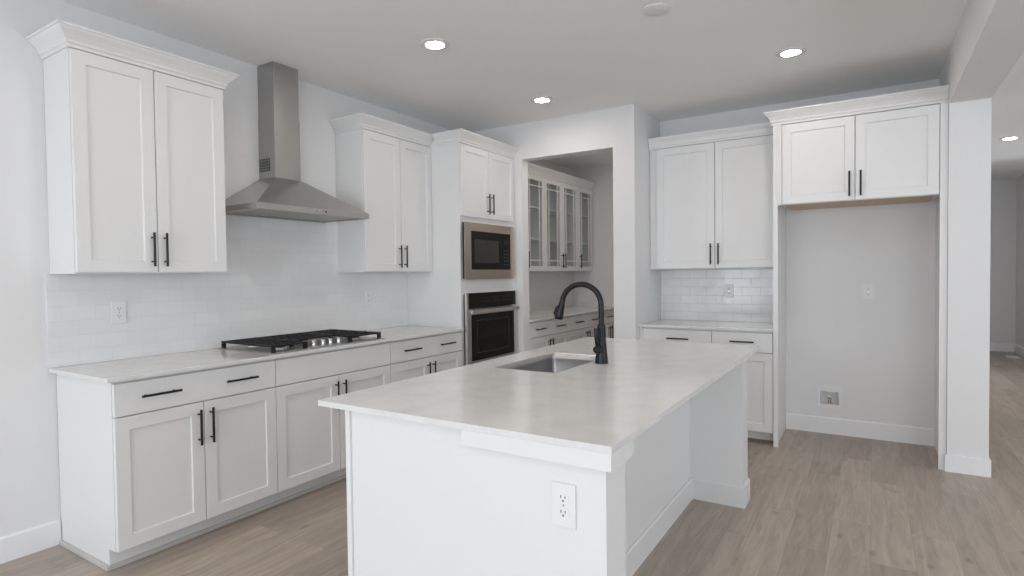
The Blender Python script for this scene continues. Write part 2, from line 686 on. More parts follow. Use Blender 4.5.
def crown(F, u0, u1, front, z0, z1, proj, parent, left=True, right=True, back=0.0, lback=None, rback=None):
    """mitred crown moulding round the top of a cabinet"""
    h = z1-z0
    prof = [(0.0, 0.0), (0.010, 0.0), (0.010, 0.014*h/0.09), (0.018, 0.020*h/0.09), (0.020, 0.032*h/0.09),
            (proj*0.52, 0.050*h/0.09), (proj*0.80, 0.068*h/0.09), (proj*0.90, 0.078*h/0.09), (proj, 0.080*h/0.09),
            (proj, h), (-0.02, h), (-0.02, 0.0)]
    b = MB(F)
    lb = back if lback is None else lback
    rb = back if rback is None else rback
    cols = []
    for p, z in prof:
        c = []
        if left:
            c += [(u0-p, lb, z0+z)]
        c += [(u0-(p if left else 0), front+p, z0+z), (u1+(p if right else 0), front+p, z0+z)]
        if right:
            c += [(u1+p, rb, z0+z)]
        cols.append([b.v(q) for q in c])
    n = len(cols)
    for i in range(n):
        A, B = cols[i], cols[(i+1) % n]
        for k in range(len(A)-1):
            b.bm.faces.new((A[k], A[k+1], B[k+1], B[k]))
    b.bm.faces.new([c[0] for c in cols])
    b.bm.faces.new([c[-1] for c in cols])
    return b.build('crown_molding', CAB, parent)


G = 0.0025     # half gap between fronts


def base_cabinet(F, base, u0, u1, df, label, drawers, mid=None, toe=0.53, handles=True, hl=0.183,
                 name='base_cabinet', lpanel=False, rpanel=False, toe_depth=None, doorsplit=None, group=None,
                 zt=0.893, doors=True):
    """drawers: list of (u0,u1,[handle centres]) fronts in the top row; two doors below"""
    t = thing(name, label, 'cabinet', base, group)
    body = df-0.022
    b = MB(F)
    b.prism([(0.004, 0.0), (toe, 0.0), (toe, 0.097), (body, 0.097), (body, zt), (0.004, zt)], 'u', u0, u1)
    b.build('body', CAB, t)
    for a, c, hs in drawers:
        dr = slab(F, a+G, c-G, 0.727, 0.879, body+0.001, df, t)
        for h in hs:
            bar_pull(F, h, df, 0.807, hl, False, dr)
    mid = (u0+u1)/2 if mid is None else mid
    if doors:
        for a, c, hu in ((u0, mid, mid-0.032), (mid, u1, mid+0.032)):
            d = shaker(F, a+G, c-G, 0.100, 0.720, body+0.001, df, t)
            bar_pull(F, hu, df, 0.596, hl, True, d)
    return t


def wall_cabinet(F, base, u0, u1, df, z0, zd, ztop, label, mid=None, proj=0.066, left=True, right=True, back=0.0,
                 hz=1.519, hl=0.180, group=None, du0=None, du1=None, name='upper_cabinet', lback=None, rback=None):
    t = thing(name, label, 'cabinet', base, group)
    body = df-0.021
    MB(F).box((u0, back+0.002, z0), (u1, body, ztop-0.02), 0.001).build('body', CAB, t)
    mid = (u0+u1)/2 if mid is None else mid
    a0 = u0 if du0 is None else du0
    a1 = u1 if du1 is None else du1
    for a, c, hu in ((a0, mid, mid-0.032), (mid, a1, mid+0.032)):
        d = shaker(F, a+G, c-G, z0+0.006, zd, body+0.001, df, t)
        bar_pull(F, hu, df, hz, hl, True, d)
    crown(F, u0, u1, body+0.012, zd+0.004, ztop, proj, t, left, right, back+0.002, lback, rback)
    return t


L = facing_x(0.0)
FAR = facing_ny(YB)

# ------------------------------------------------------------------ left run: base cabinets
XD = 0.614
c1 = base_cabinet(L, (0.3, 0.53, 0), 0.110, 0.956, XD,
                  'white lower cabinet at the near left end of the counter, wide drawer with two pulls',
                  [(0.110, 0.956, [0.311, 0.733])], mid=0.529)
# end panel skirting
b = MB()
b.prism([(0.110, 0.001), (0.094, 0.001), (0.096, 0.012), (0.103, 0.019), (0.110, 0.020)], 'u', 0.016, 0.545)
b.prism([(0.53, 0.001), (0.546, 0.001), (0.544, 0.012), (0.537, 0.019), (0.53, 0.020)], 'd', 0.094, 0.956)
o = b.build('shoe_molding', SHOE, c1)
o['label'] = 'grey shoe moulding along the floor'
c2 = base_cabinet(L, (0.3, 1.43, 0), 0.956, 1.899, XD,
                  'white lower cabinet under the gas cooktop with a plain handleless top panel',
                  [(0.956, 1.899, [])], mid=1.425)
b = MB()
b.prism([(0.53, 0.001), (0.546, 0.001), (0.544, 0.012), (0.537, 0.019), (0.53, 0.020)], 'd', 0.956, 1.899)
b.build('shoe_molding', SHOE, c2)
c3 = base_cabinet(L, (0.3, 2.32, 0), 1.899, 2.751, XD,
                  'white lower cabinet between cooktop and tall oven cabinet, drawer with two pulls',
                  [(1.899, 2.751, [2.115, 2.540])], mid=2.334)
b = MB()
b.prism([(0.53, 0.001), (0.546, 0.001), (0.544, 0.012), (0.537, 0.019), (0.53, 0.020)], 'd', 1.899, 2.751)
b.build('shoe_molding', SHOE, c3)

tag(MB().box((0.011, 0.075, 0.8945), (0.640, 2.751, 0.914), 0.0025).build('countertop', QUARTZ),
    'long pale quartz countertop along the left wall carrying the gas cooktop', 'countertop')
b = MB()
b.prism([(0.075, 0.9145), (2.751, 0.9145), (2.751, 1.3925), (1.9635, 1.3925), (1.9635, 1.774), (0.8635, 1.774),
         (0.8635, 1.3925), (0.075, 1.3925)], 'u', 0.001, 0.010)
tag(b.build('tile_backsplash', TILE_L), 'glossy white subway tile backsplash behind the cooktop on the left wall', 'backsplash')

# ------------------------------------------------------------------ left run: wall cabinets
XU = 0.309
ZU, ZD, ZT = 1.393, 2.474, 2.572
wall_cabinet(L, (0, 0.48, ZU), 0.096, 0.863, XU, ZU, ZD, ZT,
             'white two-door upper cabinet with crown, left of the range hood', mid=0.474)
wall_cabinet(L, (0, 2.36, ZU), 1.964, 2.752, XU, ZU, ZD, ZT,
             'white two-door upper cabinet between range hood and oven cabinet', mid=2.362, right=False)

# ------------------------------------------------------------------ range hood
hood = thing('range_hood', 'stainless steel chimney range hood on the wall above the cooktop', 'range hood', (0, 1.4, 1.777))
y0, y1, xf = 0.953, 1.850, 0.475
cy0, cy1, cx = 1.297, 1.500, 0.176
b = MB()
lo = [b.v(p) for p in ((0.001, y0, 1.812), (xf, y0, 1.812), (xf, y1, 1.812), (0.001, y1, 1.812))]
hi = [b.v(p) for p in ((0.001, cy0-0.004, 2.032), (cx+0.004, cy0-0.004, 2.032), (cx+0.004, cy1+0.004, 2.032), (0.001, cy1+0.004, 2.032))]
for i in range(4):
    b.bm.faces.new((lo[i], lo[(i+1) % 4], hi[(i+1) % 4], hi[i]))
b.bm.faces.new(lo)
b.bm.faces.new(hi)
b.build('canopy', STEEL, hood)
b = MB()
b.plate([(0.001, y0), (xf, y0), (xf, y1), (0.001, y1)], [[(0.02, y0+0.02), (xf-0.02, y0+0.02), (xf-0.02, y1-0.02), (0.02, y1-0.02)]], 1.777, 1.812)
lip = b.build('lip', STEEL, hood)
b = MB()
b.box((0.021, y0+0.021, 1.784), (xf-0.021, y1-0.021, 1.794))
for k in range(14):
    yy = y0+0.06+k*(y1-y0-0.12)/13
    b.box((0.06, yy-0.012, 1.7815), (xf-0.10, yy+0.012, 1.784), 0.001)
b.build('grease_filter', STEEL, hood)
for yy in (y0+0.16, y1-0.16):
    MB().lathe((xf-0.055, yy, 1.784), 'z', [(0.028, 0), (0.028, -0.004), (0.020, -0.005)], 20).build('light', ALU, hood)
for k in range(5):
    MB().lathe((xf, 1.34+0.03*k, 1.7945), 'u', [(0.006, 0), (0.006, 0.003), (0.0045, 0.004)], 14).build('button', BLACK if k == 4 else CHROME, lip)
b = MB()
b.box((0.001, cy0, 2.032), (cx, cy1, 2.45), 0.002)
ch = b.build('chimney', STEELV, hood)
MB().box((0.001, cy0+0.003, 2.45), (cx-0.003, cy1-0.003, H-0.001), 0.002).build('upper_chimney', STEELV, hood)
b = MB()
b.box((0.006, cy0-0.0012, 2.082), (0.122, cy0-0.0002, 2.168))
vent = b.build('vent', DARK, ch)
b = MB()
for k in range(7):
    b.prism([(0.008+k*0.0155, 2.084), (0.0125+k*0.0155, 2.084), (0.0185+k*0.0155, 2.166), (0.014+k*0.0155, 2.166)], 'd', cy0-0.003, cy0-0.0012)
for k in range(4):
    b.box((0.006, cy0-0.0026, 2.092+k*0.02), (0.122, cy0-0.0012, 2.095+k*0.02))
b.build('grille', STEELV, vent)

# ------------------------------------------------------------------ gas cooktop
ck = thing('gas_cooktop', 'stainless gas cooktop with black cast iron grates on the left counter', 'cooktop', (0.34, 1.39, 0.914))
ty0, ty1, tx0, tx1 = 0.938, 1.860, 0.070, 0.600
b = MB()
b.box((tx0, ty0, 0.9142), (tx1, ty1, 0.919), 0.002)
b.box((tx0+0.02, ty0+0.02, 0.919), (tx1-0.02, ty1-0.02, 0.922), 0.001)
b.build('tray', STEEL, ck)
for bx, by, br in ((0.20, 1.10, 0.045), (0.45, 1.10, 0.038), (0.26, 1.40, 0.058), (0.20, 1.70, 0.038), (0.45, 1.70, 0.045)):
    bn = MB().lathe((bx, by, 0.922), 'z', [(br+0.012, 0), (br+0.010, 0.008), (br, 0.011)], 24).build('burner', ALU, ck)
    MB().lathe((bx, by, 0.9332), 'z', [(br-0.004, 0), (br-0.002, 0.006), (br-0.008, 0.009)], 24).build('burner_cap', IRON, bn)


def grate(gy0, gy1, gx0, gx1, ny, nx):
    b = MB()
    zt0, zt1 = 0.954, 0.965
    w = 0.0065
    for yy in (gy0+w, gy1-w):
        b.box((gx0, yy-w, zt0), (gx1, yy+w, zt1), 0.002)
    for xx in (gx0+w, gx1-w):
        b.box((xx-w, gy0, zt0), (xx+w, gy1, zt1), 0.002)
    for k in range(1, ny):
        yy = gy0+(gy1-gy0)*k/ny
        b.box((gx0, yy-0.0045, zt0), (gx1, yy+0.0045, zt1), 0.0015)
    for k in range(1, nx):
        xx = gx0+(gx1-gx0)*k/nx
        b.box((xx-0.0045, gy0, zt0), (xx+0.0045, gy1, zt1), 0.0015)
    for yy in (gy0+0.011, gy1-0.011):
        for xx in (gx0+0.011, gx1-0.011):
            b.prism([(xx-0.010, yy-0.010), (xx+0.010, yy-0.010), (xx+0.010, yy+0.010), (xx-0.010, yy+0.010)], 'z', 0.922, 0.952)
    return b.build('grate', IRON, ck)


grate(0.946, 1.192, 0.085, 0.605, 5, 5)
grate(1.194, 1.530, 0.085, 0.440, 6, 4)
grate(1.532, 1.822, 0.085, 0.602, 6, 5)
for kx, ky in ((0.540, 1.288), (0.490, 1.330), (0.540, 1.362), (0.540, 1.421), (0.540, 1.490)):
    b = MB().lathe((kx, ky, 0.922), 'z', [(0.018, 0), (0.018, 0.006), (0.0135, 0.008), (0.013, 0.030), (0.011, 0.033)], 20)
    b.box((kx-0.018, ky-0.004, 0.938), (kx+0.018, ky+0.004, 0.957), 0.001)
    b.build('knob', CHROME, ck)

# ------------------------------------------------------------------ tall oven cabinet
TY0, TY1, TX = 2.753, 3.605, 0.631
tw = thing('oven_cabinet', 'tall white cabinet housing the microwave and wall oven', 'cabinet', (0.3, 3.18, 0))
MY0, MY1, MZ0, MZ1 = 2.790, 3.500, 1.345, 1.795     # microwave opening
OY0, OY1, OZ0, OZ1 = 2.790, 3.515, 0.560, 1.195     # oven opening
bd = TX-0.021
b = MB()
b.box((0.003, TY0, 0.097), (bd-0.02, TY0+0.018, 2.53))
b.box((0.003, TY1-0.018, 0.097), (bd-0.02, TY1, 2.53))
b.box((0.003, TY0, 2.53), (bd, TY1, 2.552))
b.box((0.003, TY0+0.018, 0.097), (0.02, TY1-0.018, 2.53))
b.box((0.06, TY0, 0.0), (0.53, TY1, 0.097))
for z in (0.097, 0.53, 1.27, 1.845):
    b.box((0.02, TY0+0.018, z), (bd-0.02, TY1-0.018, z+0.018))
# face frame round the two appliances
ff0, ff1 = bd-0.02, bd
b.box((ff0, TY0, 0.097), (ff1, MY0, 2.53)).box((ff0, OY1, 0.097), (ff1, TY1, 2.53))
b.box((ff0, MY0, MZ1), (ff1, OY1, 1.90)).box((ff0, MY0, OZ1), (ff1, OY1, MZ0)).box((ff0, MY0, 0.50), (ff1, OY1, OZ0))
b.box((ff0, MY1, MZ0), (ff1, OY1, MZ1)).box((ff0, MY0, 2.45), (ff1, OY1, 2.53)).box((ff0, MY0, 0.097), (ff1, OY1, 0.14))
b.build('body', CAB, tw)
tm = 3.166
for a, c, hu in ((TY0, tm, tm-0.032), (tm, TY1-0.012, tm+0.032)):
    d = shaker(L, a+G, c-G, 1.866, ZD, bd+0.001, TX, tw, frame=0.058)
    bar_pull(L, hu, TX, 1.995, 0.180, True, d)
dr = slab(L, TY0+G, TY1-0.012, 0.100, 0.500, bd+0.001, TX, tw)
bar_pull(L, 3.17, TX, 0.44, 0.183, False, dr)
crown(L, TY0, TY1, bd+0.012, ZD+0.004, ZT, 0.066, tw, True, False, 0.0, lback=0.370)

# microwave
mw = thing('microwave', 'built-in microwave with bronze-steel trim above the wall oven', 'microwave', (0.3, 3.14, MZ0))
MB().box((0.10, MY0+0.01, MZ0+0.01), (TX+0.001, MY1-0.01, MZ1-0.01)).build('housing', DARK, mw)
b = MB()
fy0, fy1, fz0, fz1 = 2.764, 3.548, 1.325, 1.814
gy0, gy1, gz0, gz1 = 2.855, 3.482, 1.408, 1.742
ring = lambda a, c: [(a[0], c[0]), (a[1], c[0]), (a[1], c[1]), (a[0], c[1])]


def frame_x(b, outer, inner, x0, x1):
    """picture-frame slab in the y-z plane between x0 and x1"""
    O0 = [b.v((x0, p, q)) for p, q in outer]
    O1 = [b.v((x1, p, q)) for p, q in outer]
    I0 = [b.v((x0, p, q)) for p, q in inner]
    I1 = [b.v((x1, p, q)) for p, q in inner]
    n = len(outer)
    for i in range(n):
        j = (i+1) % n
        b.bm.faces.new((O0[i], O0[j], O1[j], O1[i]))
        b.bm.faces.new((I0[i], I0[j], I1[j], I1[i]))
        b.bm.faces.new((O1[i], O1[j], I1[j], I1[i]))
        b.bm.faces.new((O0[i], O0[j], I0[j], I0[i]))
    return b


frame_x(b, ring((fy0, fy1), (fz0, fz1)), ring((gy0, gy1), (gz0, gz1)), TX-0.002, TX+0.020)
b.build('trim_frame', STEELW, mw)
b = MB()
b.box((TX+0.0005, fy0-0.006, fz0+0.006), (TX+0.010, fy0-0.0005, fz1-0.006))
b.build('trim_backing', BLACK, mw)
py = 3.350
md = MB().box((TX+0.002, gy0+0.001, gz0+0.001), (TX+0.018, py-0.002, gz1-0.001), 0.002).build('door', GLASSB, mw)
MB().box((TX+0.0182, gy0+0.05, gz0+0.06), (TX+0.0186, py-0.06, gz1-0.07)).build('window', mat('oven_mesh', (0.03, 0.028, 0.026), 0.15), md)
cp = MB().box((TX+0.002, py+0.001, gz0+0.001), (TX+0.018, gy1-0.001, gz1-0.001), 0.002).build('control_panel', GLASSB, mw)
for r in range(5):
    for q in range(3):
        MB().box((TX+0.0181, py+0.028+q*0.028, gz0+0.045+r*0.032), (TX+0.0185, py+0.040+q*0.028, gz0+0.050+r*0.032)).build('key', MARK, cp)
MB().box((TX+0.0181, py+0.025, gz0+0.235), (TX+0.0185, gy1-0.022, gz0+0.275)).build('display', mat('display_dark', (0.004, 0.004, 0.005), 0.05), cp)

# wall oven
ov = thing('wall_oven', 'black glass and steel wall oven below the microwave', 'oven', (0.3, 3.15, OZ0))
MB().box((0.08, OY0+0.012, OZ0+0.01), (TX+0.001, OY1-0.012, OZ1-0.01)).build('housing', DARK, ov)
oy0, oy1 = 2.772, 3.562
ocp = MB().box((TX+0.002, oy0+0.028, 1.075), (TX+0.024, oy1-0.004, 1.207), 0.002).build('control_panel', GLASSB, ov)
for k in range(2):
    for q in range(5):
        for yk in (2.99, 3.32):
            MB().box((TX+0.0241, yk+q*0.030, 1.128+k*0.032), (TX+0.0245, yk+0.008+q*0.030, 1.131+k*0.032)).build('key', MARK, ocp)
MB().box((TX+0.0241, 3.165, 1.118), (TX+0.0245, 3.275, 1.172)).build('display', mat('oven_display', (0.004, 0.004, 0.005), 0.05), ocp)
b = MB()
b.box((TX+0.002, oy0, 0.553), (TX+0.026, oy0+0.026, 1.208), 0.002)
b.build('side_trim', STEELO, ov)
b = MB()
frame_x(b, ring((oy0+0.028, oy1), (0.575, 1.068)), ring((oy0+0.062, oy1-0.034), (0.618, 1.020)), TX+0.002, TX+0.026)
od = b.build('door', STEELO, ov)
dg = MB().box((TX+0.004, oy0+0.063, 0.619), (TX+0.022, oy1-0.035, 1.019)).build('glass', GLASSB, od)
b = MB()
frame_x(b, ring((oy0+0.15, oy1-0.12), (0.68, 0.97)), ring((oy0+0.156, oy1-0.126), (0.686, 0.964)), TX+0.0222, TX+0.0226)
b.build('window_border', mat('oven_print', (0.05, 0.048, 0.045), 0.2), dg)
b = MB()
b.box((TX+0.052, oy0+0.020, 1.028), (TX+0.068, oy1-0.004, 1.062), 0.005)
for yy in (oy0+0.075, oy1-0.06):
    b.box((TX+0.026, yy-0.012, 1.034), (TX+0.053, yy+0.012, 1.056), 0.003)
b.build('handle', mat('polished_steel', (0.82, 0.80, 0.77), 0.22, metal=1.0), od)
MB().box((TX+0.002, oy0+0.028, 0.553), (TX+0.022, oy1, 0.572), 0.001).build('bottom_trim', STEELO, ov)

# ------------------------------------------------------------------ pantry run
PF = facing_x(0.05)
PD = 0.655                    # face depth measured from the pantry wall


def pantry_base(u0, u1, label, hs, mid):
    base_cabinet(PF, (0.35, (u0+u1)/2, 0), u0, u1, PD, label, [(u0, u1, hs)], mid=mid, name='base_cabinet',
                 group=None, hl=0.19)


pantry_base(3.726, 4.560, 'white pantry lower cabinet nearest the opening, drawer with two black pulls', [3.925, 4.375], 4.145)
pantry_base(4.560, 5.470, 'white pantry lower cabinet second from the opening, partly behind the faucet', [4.840, 5.290], 5.065)
pantry_base(5.470, 6.056, 'white pantry lower cabinet farthest in, against the end wall', [5.740], 5.763)
tag(MB().box((0.052, 3.726, 0.8945), (0.735, 6.057, 0.914), 0.0025).build('countertop', QUARTZ),
    'pale countertop inside the pantry below the glass cabinets', 'countertop')


def glass_door(u0, u1, z0, z1, d0, d1, hu, hinge, parent):
    """shaker frame, clear pane, thin prairie-style muntins"""
    fr = 0.055
    b = MB(PF)
    b.box((u0, d0, z0), (u0+fr, d1, z1), 0.001).box((u1-fr, d0, z0), (u1, d1, z1), 0.001)
    b.box((u0+fr, d0, z0), (u1-fr, d1, z0+fr), 0.001).box((u0+fr, d0, z1-fr), (u1-fr, d1, z1), 0.001)
    d = b.build('door', CAB, parent)
    m_ = 0.013
    b = MB(PF)
    for uu in (u0+fr+0.055, u1-fr-0.055):
        b.box((uu-m_/2, d0+0.004, z0+fr), (uu+m_/2, d1-0.002, z1-fr))
    for zz in (z0+fr+0.065, z1-fr-0.065):
        b.box((u0+fr, d0+0.0045, zz-m_/2), (u1-fr, d1-0.0025, zz+m_/2))
    b.build('muntins', CAB, d)
    MB(PF).box((u0+fr, d0+0.006, z0+fr), (u1-fr, d0+0.010, z1-fr)).build('pane', PANE, d)
    for zz in (z0+0.12, (z0+z1)/2+0.05, z1-0.12):
        uh = u0+fr+0.012 if hinge < 0 else u1-fr-0.012
        MB(PF).box((uh-0.010, d0-0.016, zz-0.02), (uh+0.010, d0-0.001, zz+0.02), 0.002).build('hinge', BLACK, d)
    bar_pull(PF, hu, d1, 1.52, 0.18, True, d)
    return d


def glass_cabinet(u0, u1, splits, label, right_end):
    t = thing('glass_cabinet', label, 'cabinet', (0.05, (u0+u1)/2, ZU))
    df, body = 0.312, 0.290
    b = MB(PF)
    th = 0.018
    b.box((u0, 0.003, ZU), (u0+th, body, ZT-0.02)).box((u1-th, 0.003, ZU), (u1, body, ZT-0.02))
    b.box((u0+th, 0.003, ZU), (u1-th, body, ZU+th)).box((u0+th, 0.003, ZD), (u1-th, body, ZT-0.02))
    b.box((u0+th, 0.003, ZU+th), (u1-th, 0.012, ZD))
    b.build('body', CAB, t)
    for k in (1, 2):
        zz = ZU+(ZD-ZU)*k/3
        MB(PF).box((u0+th, 0.013, zz), (u1-th, body-0.02, zz+0.018)).build('shelf', CAB, t)
    for a, c, hu, hg in splits:
        glass_door(a+G, c-G, ZU+0.006, ZD, body+0.001, df, hu, hg, t)
    crown(PF, u0, u1, body+0.012, ZD+0.004, ZT, 0.066, t, False, False, 0.003)


glass_cabinet(3.800, 4.690, [(3.800, 4.245, 4.213, -1), (4.245, 4.690, 4.277, 1)],
              'glass-door pantry upper cabinet nearest the opening, cut off by the door jamb', False)
glass_cabinet(4.690, 5.580, [(4.690, 5.135, 5.103, -1), (5.135, 5.580, 5.167, 1)],
              'middle pantry upper cabinet with a pair of glass doors', False)
glass_cabinet(5.580, 6.030, [(5.580, 6.030, 5.615, 1)],
              'single glass-door pantry upper cabinet at the end wall', True)

# ------------------------------------------------------------------ far run (faces the camera)
XF0, XF1, XF2, XF3 = 2.915, 2.947, 3.948, 3.9915
PL, PR = 2.932, 3.973       # inner faces of the thin side panels behind their front stiles
fb = base_cabinet(FAR, (2.37, 4.0, 0), 1.868, XF0-0.002, YB-3.700,
                  'white lower cabinet on the far wall beside the refrigerator space, two drawers',
                  [(1.868, 2.451, [2.177]), (2.451, XF0-0.004, [2.686])], mid=2.40)
MB(FAR).box((XJ+0.002, YB-4.30, 0.0), (1.867, YB-3.705, 0.893)).build('filler_strip', CAB, fb)
b = MB()
b.prism([(3.787-0.0005, 0.001), (3.771, 0.001), (3.773, 0.012), (3.780, 0.019), (3.7865, 0.020)], 'u', 1.868, XF0-0.003)
b.build('shoe_molding', mat('dark_shoe', (0.20, 0.165, 0.13), 0.5), fb)
tag(MB().box((XJ+0.002, 3.677, 0.8945), (XF0-0.001, YB-0.011, 0.914), 0.0025).build('countertop', QUARTZ),
    'short pale countertop on the far wall left of the refrigerator space', 'countertop')
tag(MB().box((XJ+0.001, YB-0.010, 0.9145), (XF0-0.001, YB-0.001, 1.392)).build('tile_backsplash', TILE_F),
    'glossy white subway tile backsplash on the far wall left of the refrigerator space', 'backsplash')
fu = wall_cabinet(FAR, (2.37, YB, ZU), XJ+0.004, XF0-0.002, YB-3.980, ZU, ZD, ZT,
                  'white two-door upper cabinet on the far wall left of the refrigerator space', mid=2.416,
                  left=False, right=False, du0=1.905, du1=2.908, proj=0.05)

# refrigerator surround
fr = thing('refrigerator_cabinet', 'white cabinet over the empty refrigerator space with tall side panels', 'cabinet', (3.45, 4.0, 0))
DF = YB-3.690
for a, c, e, g in ((XF0, PL, XF0, XF1), (PR, XF3-0.001, XF2, XF3-0.001)):
    b = MB(FAR).prism([(a, 0.003), (c, 0.003), (c, DF-0.022), (g, DF-0.022), (g, DF-0.002), (e, DF-0.002)]
                      if a == e else
                      [(c, 0.003), (a, 0.003), (a, DF-0.022), (e, DF-0.022), (e, DF-0.002), (g, DF-0.002)], 'z', 0.0, ZT-0.02)
    b.build('side_panel', CAB, fr)
Z0 = 1.870
b = MB(FAR)
b.box((PL+0.001, 0.003, Z0+0.03), (PR-0.001, DF-0.0225, ZT-0.02))
b.box((PL+0.001, DF-0.044, Z0), (PR-0.001, DF-0.0225, Z0+0.03))
b.build('body', CAB, fr)
o = MB(FAR).box((XF1+0.03, 0.02, Z0+0.010), (XF2-0.02, DF-0.046, Z0+0.029)).build('underside', MAPLE, fr)
o['label'] = 'bare tan wood underside'
fm = 3.456
for a, c, hu in ((2.976, fm, fm-0.035), (fm, 3.946, fm+0.035)):
    d = shaker(FAR, a+G, c-G, Z0+0.003, ZD, DF-0.021, DF, fr)
    bar_pull(FAR, hu, DF, 1.988, 0.180, True, d)
# stiles beside the doors
MB(FAR).box((XF1+0.001, DF-0.021, Z0), (2.975, DF-0.003, ZT-0.02)).build('face_stile', CAB, fr)
crown(FAR, XF0, XF3-0.001, DF-0.008, ZD+0.006, 2.580, 0.060, fr, True, False, 0.003, lback=0.40)

# ------------------------------------------------------------------ island
IX0, IX1, IY0, IY1 = 1.849, 2.990, 0.252, 2.592
isl = thing('kitchen_island', 'white kitchen island with panelled end and knee space in the middle', 'island', (2.45, 1.42, 0))
zt = 0.8935
b = MB()
b.box((1.990, 0.2815, 0.0), (2.4822, 0.312, zt))
b.build('end_panel', CAB, isl)
MB().box((1.968, 0.272, 0.0), (1.9895, 0.312, zt), 0.0015).build('corner_stile', CAB, isl)
b = MB()
b.box((1.968, 0.3125, 0.10), (1.988, 2.540, zt))
b.box((2.03, 0.3125, 0.0), (2.05, 2.540, 0.10))
b.build('front_panel', CAB, isl)
for k in range(4):
    a = 0.33+k*0.55
    d = shaker(lambda u, d, z: (1.968-d, u, z), a+G, a+0.55-G, 0.10, 0.885, 0.0005, 0.0215, isl)
    bar_pull(lambda u, d, z: (1.968-d, u, z), a+0.045 if k % 2 else a+0.505, 0.0215, 0.76, 0.18, True, d)
MB().box((1.9885, 2.520, 0.0), (2.617, 2.540, zt)).build('far_panel', CAB, isl)
MB().box((2.617, 0.4205, 0.0), (2.635, 2.540, zt)).build('knee_panel', CAB, isl)
MB().box((2.4825, 0.280, 0.0), (2.962, 0.420, zt)).build('near_leg_panel', CAB, isl)
MB().box((2.6355, 2.352, 0.0), (2.932, 2.505, zt), 0.0015).build('far_leg_panel', CAB, isl)
b = MB()
b.box((2.500, 0.253, 0.846), (2.988, 0.2795, zt), 0.001)
b.box((2.9625, 0.2795, 0.846), (2.988, 0.4205, zt), 0.001)
b.build('apron', CAB, isl)
b = MB()
b.prism([(2.6355, 0), (2.650, 0), (2.650, 0.118), (2.644, 0.125), (2.6355, 0.125)], 'd', 0.4205, 2.3515)
b.prism([(2.3515, 0), (2.3365, 0), (2.3365, 0.118), (2.343, 0.125), (2.3515, 0.125)], 'u', 2.650, 2.946)
b.prism([(2.9325, 0), (2.946, 0), (2.946, 0.118), (2.939, 0.125), (2.9325, 0.125)], 'd', 2.3515, 2.505)
b.prism([(2.9625, 0), (2.977, 0), (2.977, 0.118), (2.969, 0.125), (2.9625, 0.125)], 'd', 0.266, 0.435)
b.prism([(0.2795, 0), (0.266, 0), (0.266, 0.118), (0.273, 0.125), (0.2795, 0.125)], 'u', 2.4825, 2.9625)
b.build('skirting', CAB, isl)

SX0, SX1, SY0, SY1 = 2.006, 2.350, 1.165, 1.775
hole = rrect(SX0, SX1, SY0, SY1, 0.018, 4)
b = MB()
b.plate([(IX0, IY0), (IX1, IY0), (IX1, IY1), (IX0, IY1)], [hole], 0.894, 0.914)
tag(b.build('countertop', QUARTZ), 'large pale quartz top of the island with the sink cut into it', 'countertop')

# sink
sk = thing('sink', 'undermount stainless steel sink in the island top', 'sink', (2.178, 1.47, 0.70))
b = MB()
rings = []
for inset, z, r in ((0.0008, 0.9110, 0.0175), (0.0022, 0.9110, 0.0175), (0.0022, 0.88, 0.02), (0.006, 0.712, 0.026), (0.02, 0.696, 0.032)):
    rings.append([b.v((p[0], p[1], z)) for p in rrect(SX0+inset, SX1-inset, SY0+inset, SY1-inset, r, 4)])
for A, B in zip(rings, rings[1:]):
    n = len(A)
    for i in range(n):
        b.bm.faces.new((A[i], A[(i+1) % n], B[(i+1) % n], B[i])).smooth = True
b.bm.faces.new(rings[-1])
# outer shell so that the bowl has thickness
outer = []
for inset, z, r in ((0.0008, 0.8925, 0.0175), (0.001, 0.70, 0.025), (0.01, 0.692, 0.03)):
    outer.append([b.v((p[0], p[1], z)) for p in rrect(SX0+inset, SX1-inset, SY0+inset, SY1-inset, r, 4)])
for A, B in zip(outer, outer[1:]):
    n = len(A)
    for i in range(n):
        b.bm.faces.new((A[i], A[(i+1) % n], B[(i+1) % n], B[i])).smooth = True
b.bm.faces.new(outer[-1])
n = len(outer[0])
for i in range(n):
    b.bm.faces.new((rings[0][i], rings[0][(i+1) % n], outer[0][(i+1) % n], outer[0][i]))
b.build('bowl', SINKM, sk)
MB().lathe((2.178, 1.47, 0.6955), 'z', [(0.045, 0), (0.045, 0.002), (0.03, 0.001), (0.006, 0.001)], 24).build('drain', CHROME, sk)

# faucet
fx, fy = 2.413, 1.532
fc = thing('faucet', 'matte black gooseneck pull-down faucet standing beside the island sink', 'faucet', (fx, fy, 0.914))
b = MB()
b.lathe((fx, fy, 0.9142), 'z', [(0.034, 0), (0.034, 0.004), (0.032, 0.012), (0.027, 0.07), (0.0225, 0.13), (0.0205, 0.19), (0.0165, 0.195)], 32)
b.build('body', FAUCET, fc)
pts = [(fx, fy, 1.105), (fx, fy, 1.17)]
R = 0.104
zc_ = 1.206
pts.append((fx, fy, zc_))
for k in range(1, 15):
    a = math.radians(k*172/14)
    pts.append((fx-R+R*math.cos(a), fy-0.02*(1-math.cos(a))/2, zc_+R*math.sin(a)))
MB().tube(pts, 0.0142, 18).build('spout', FAUCET, fc)
p0 = Vector(pts[-1])
dirv = (Vector(pts[-1])-Vector(pts[-2])).normalized()
hd = [p0-dirv*0.004, p0+dirv*0.004, p0+dirv*0.012, p0+dirv*0.070, p0+dirv*0.088, p0+dirv*0.092]
hs = MB().tube([tuple(q) for q in hd], [0.0145, 0.0155, 0.0165, 0.0225, 0.0235, 0.020], 20).build('spray_head', FAUCET, fc)
q = p0+dirv*0.055
